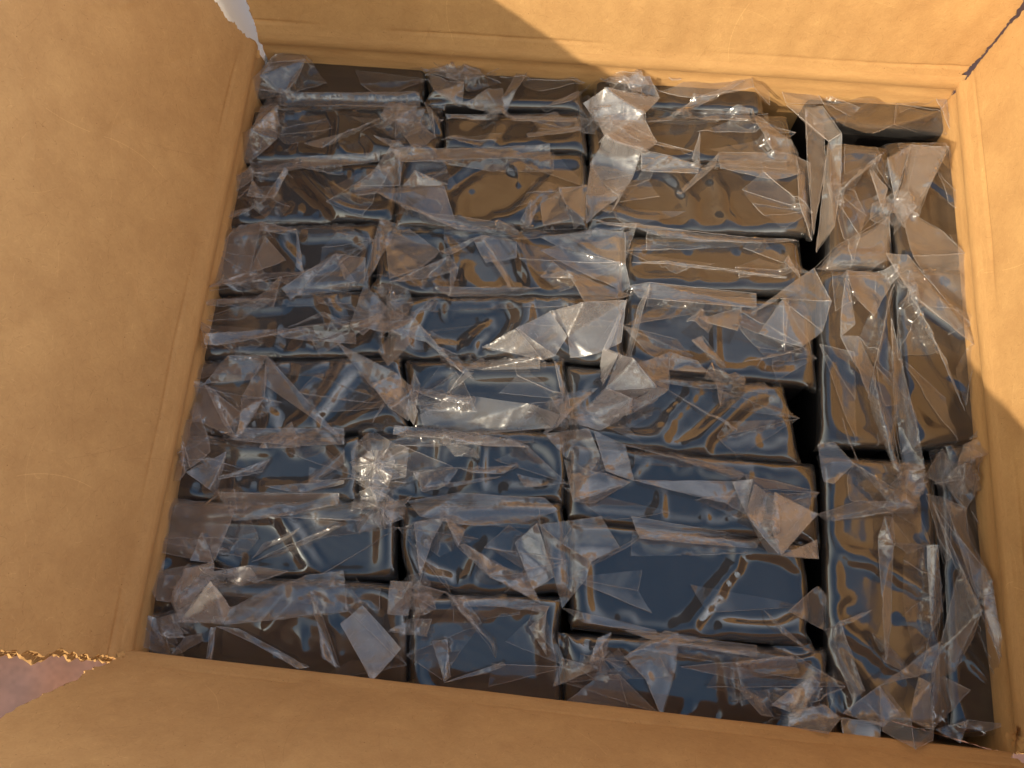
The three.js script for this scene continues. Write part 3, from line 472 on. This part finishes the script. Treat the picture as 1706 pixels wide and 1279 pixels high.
F('S3', 'film_fold', '1500,345 1570,385 1607,422 1520,427; 1520,427 1607,422 1635,542 1642,587 1560,480; 1475,422 1512,425 1640,575 1642,588 1580,540 1520,490', 1.2);
F('S4', 'film_tab', '1410,450 1490,460 1455,527 1422,492; 1410,452 1425,540 1400,560 1400,535; 1400,560 1430,560 1455,615 1447,662 1430,617', 1.2);
F('S4', 'film_ribbon', '1490,460 1477,520 1455,622 1450,640; 1447,662 1457,625 1485,700 1501,787 1510,812 1490,778; 1403,697 1414,733 1430,770', 1.2);
F('S5', 'film_ribbon', '1485,530 1502,605 1525,700 1538,781 1507,789 1490,700; 1490,455 1530,510 1562,580 1607,684 1575,600 1545,550 1515,510', 1.1);
F('S5', 'film_fold', '1639,680 1653,713 1605,736 1634,711', 0.7);
F('S6', 'film_knot', '1423,773 1459,795 1530,837 1524,846 1473,829; 1507,792 1538,787 1538,818 1515,820; 1363,739 1389,736 1423,773 1389,806 1372,801', 1.2);
F('S6', 'film_tab', '1361,857 1431,834 1518,837 1521,854 1470,854 1378,868; 1462,896 1475,860 1487,862 1487,905; 1487,905 1546,908 1510,922; 1375,1050 1400,1037 1440,1150 1420,1165', 1.0);
F('S6', 'film_ribbon', '1462,899 1486,863 1487,920 1484,1038 1476,1100 1470,1004; 1544,908 1563,908 1569,1018 1552,1052', 0.8);
F('S6', 'film_fold', '1375,1049 1400,1035 1451,1016 1420,1036; 1454,1055 1473,1103 1530,1128 1485,1080', 0.7);
F('S6', 'film_seam', '1403,1187 1465,1142 1500,1190 1470,1210; 1465,1142 1475,1148 1518,1201 1524,1246 1470,1218; 1465,1142 1510,1111 1566,1069 1558,1117; 1530,1128 1549,1139 1555,1213 1515,1199; 1518,1213 1555,1214 1553,1232 1524,1248', 1.1, 2, { rise: 1 });
F('S7', 'film_knot', '1541,792 1569,747 1589,784 1572,809; 1572,801 1594,778 1631,764 1625,823 1608,849 1583,818; 1606,742 1625,733 1665,750 1634,764 1594,778', 1.2);
F('S7', 'film_ribbon', '1541,823 1572,829 1583,851 1583,930 1572,939 1558,877; 1572,829 1608,849 1614,894 1656,984 1628,1000 1586,868; 1603,920 1628,920 1651,962 1681,1154 1636,1004', 1.1);
F('S7', 'film_sheet', '1600,943 1636,1016 1622,1058 1591,1117 1552,1139 1563,1089; 1555,1213 1552,1139 1566,1125 1614,1148 1586,1182', 1.1);
F('S7', 'film_fold', '1611,1199 1676,1207 1642,1218 1600,1210; 1558,1215 1611,1199 1600,1238', 0.6);

// crumpled knots: facets thrown up round a gathered middle
function knot(id, px, py, r, n, up, seed, mat) {
  const R = rng(seed), list = [], P = (x, y, h) => { const a = at(x, y, TOP + 0.003), q = Math.max(TOP - 0.004, hAt(a.x, a.z)); return at(x, y, q + h * MM); };
  for (let ring = 0; ring < 2; ring++) {
    const c = P(px + (R() - 0.5) * r * 0.3, py + (R() - 0.5) * r * 0.3, up * (0.6 + 0.3 * ring)), rim = [], rr = r * (ring ? 0.72 : 1), off = R() * 6;
    for (let k = 0; k < n; k++) { const a = off + (k + 0.5 * (R() - 0.5)) / n * 6.283, q = rr * (0.55 + 0.5 * R()); rim.push(P(px + Math.cos(a) * q, py + 0.9 * Math.sin(a) * q, up * (k & 1 ? 0.95 : 0.25) * (0.5 + 0.6 * R()) + 0.12 * Math.cos(a) * r * 0.3)); }
    for (let k = 0; k < n; k++) if (R() < 0.93) list.push([c, rim[k], rim[(k + 1) % n]]);
  }
  addFilm(id, 'film_knot', list, 1, { mat: mat ?? M.milky });
}
knot('M7', 628, 776, 62, 12, 8, 71); knot('M8', 634, 846, 58, 12, 7, 72); knot('L8', 322, 985, 52, 9, 5, 73, M.tab); knot('S6', 1512, 812, 42, 10, 6, 74, M.tab); knot('L9', 290, 1040, 40, 8, 5, 75, M.tab);
knot('R6', 936, 690, 42, 10, 6, 76, M.tab); knot('S3', 1488, 352, 44, 10, 6, 77, M.tab); knot('M4', 650, 508, 46, 10, 6, 78, M.tab); knot('R2', 990, 196, 44, 10, 6, 79, M.tab); knot('M1', 770, 110, 46, 10, 5, 80, M.tab); knot('S7', 1600, 800, 46, 10, 6, 81, M.tab); knot('M9', 690, 990, 46, 10, 6, 82, M.tab); knot('R9', 1004, 1100, 44, 9, 6, 83, M.tab); knot('R1', 1040, 130, 44, 9, 6, 84, M.tab); knot('L2', 660, 195, 40, 9, 5, 85, M.tab);
F('L8', 'film_glint', '311,947 357,937 356,961 300,1031 290,1000; 300,1033 351,968 384,1012 372,1038; 356,951 419,942 430,965 398,975', 0.5, 2, { mat: M.milky, tilt: 1.3 });
F('M6', 'film_sheet', '700,690 760,655 880,672 932,690 920,712 800,722 710,720', 0.5, 1, { mat: M.milky, tilt: 0.75 });
F('M7', 'film_sheet', '655,716 739,714 849,732 880,746 750,738; 736,735 790,748 800,764 758,760', 0.5, 1, { mat: M.milky, tilt: 0.9 });
// film gathered at each end of a bag fans out over the block in facets
for (const p of Object.values(PK)) {
  const R = rng(4000 + p.c.x * 9000 + p.c.z * 70000), list = [], W = (lx, lz, up) => { const x = p.c.x + p.ex.x * lx + p.ez.x * lz, z = p.c.z + p.ex.z * lx + p.ez.z * lz; return V(x, Math.max(p.top(0, 0) - 0.003, hAt(x, z)) + up, z); };
  for (const e of [-1, 1]) {
    const big = 1.25, pin = W(e * (p.L / 2 + 0.002 + 0.003 * R()), (R() - 0.5) * p.W * 0.6, 0.003 + 0.004 * R()), n = 4 + Math.floor(R() * 2), rim = [];
    for (let k = 0; k <= n; k++) { const t = k / n - 0.5, deep = big * ((0.10 + 0.26 * R()) * p.L + 0.006); rim.push(W(e * (p.L / 2 - deep * (1 - 1.2 * t * t)), t * p.W * 1.02, 0.0008 + 0.0032 * R() * R())); }
    for (let k = 0; k < n; k++) if (R() < 0.62) list.push([pin, rim[k], rim[k + 1]]);
  }
  // and a doubled fold along the far edge of the top
  const a = -0.42 + 0.2 * R(), b = 0.42 - 0.25 * R(), w0 = p.W * (0.5), w1 = p.W * (0.5 - 0.12 - 0.16 * R()), w2 = p.W * (0.5 - 0.10 - 0.2 * R()), m = (a + b) / 2;
  list.push([W(a * p.L, -w0, 0.001), W(m * p.L, -w0 - 0.001, 0.0014), W(b * p.L, -w0, 0.001), W(b * p.L, -w2, 0.0008), W(m * p.L, -(w1 + w2) / 2, 0.0012), W(a * p.L, -w1, 0.0008)]);
  addFilm(p.id, 'gathered_end', list, 1, { mat: M.veil });
}

renderer.render(scene, camera);
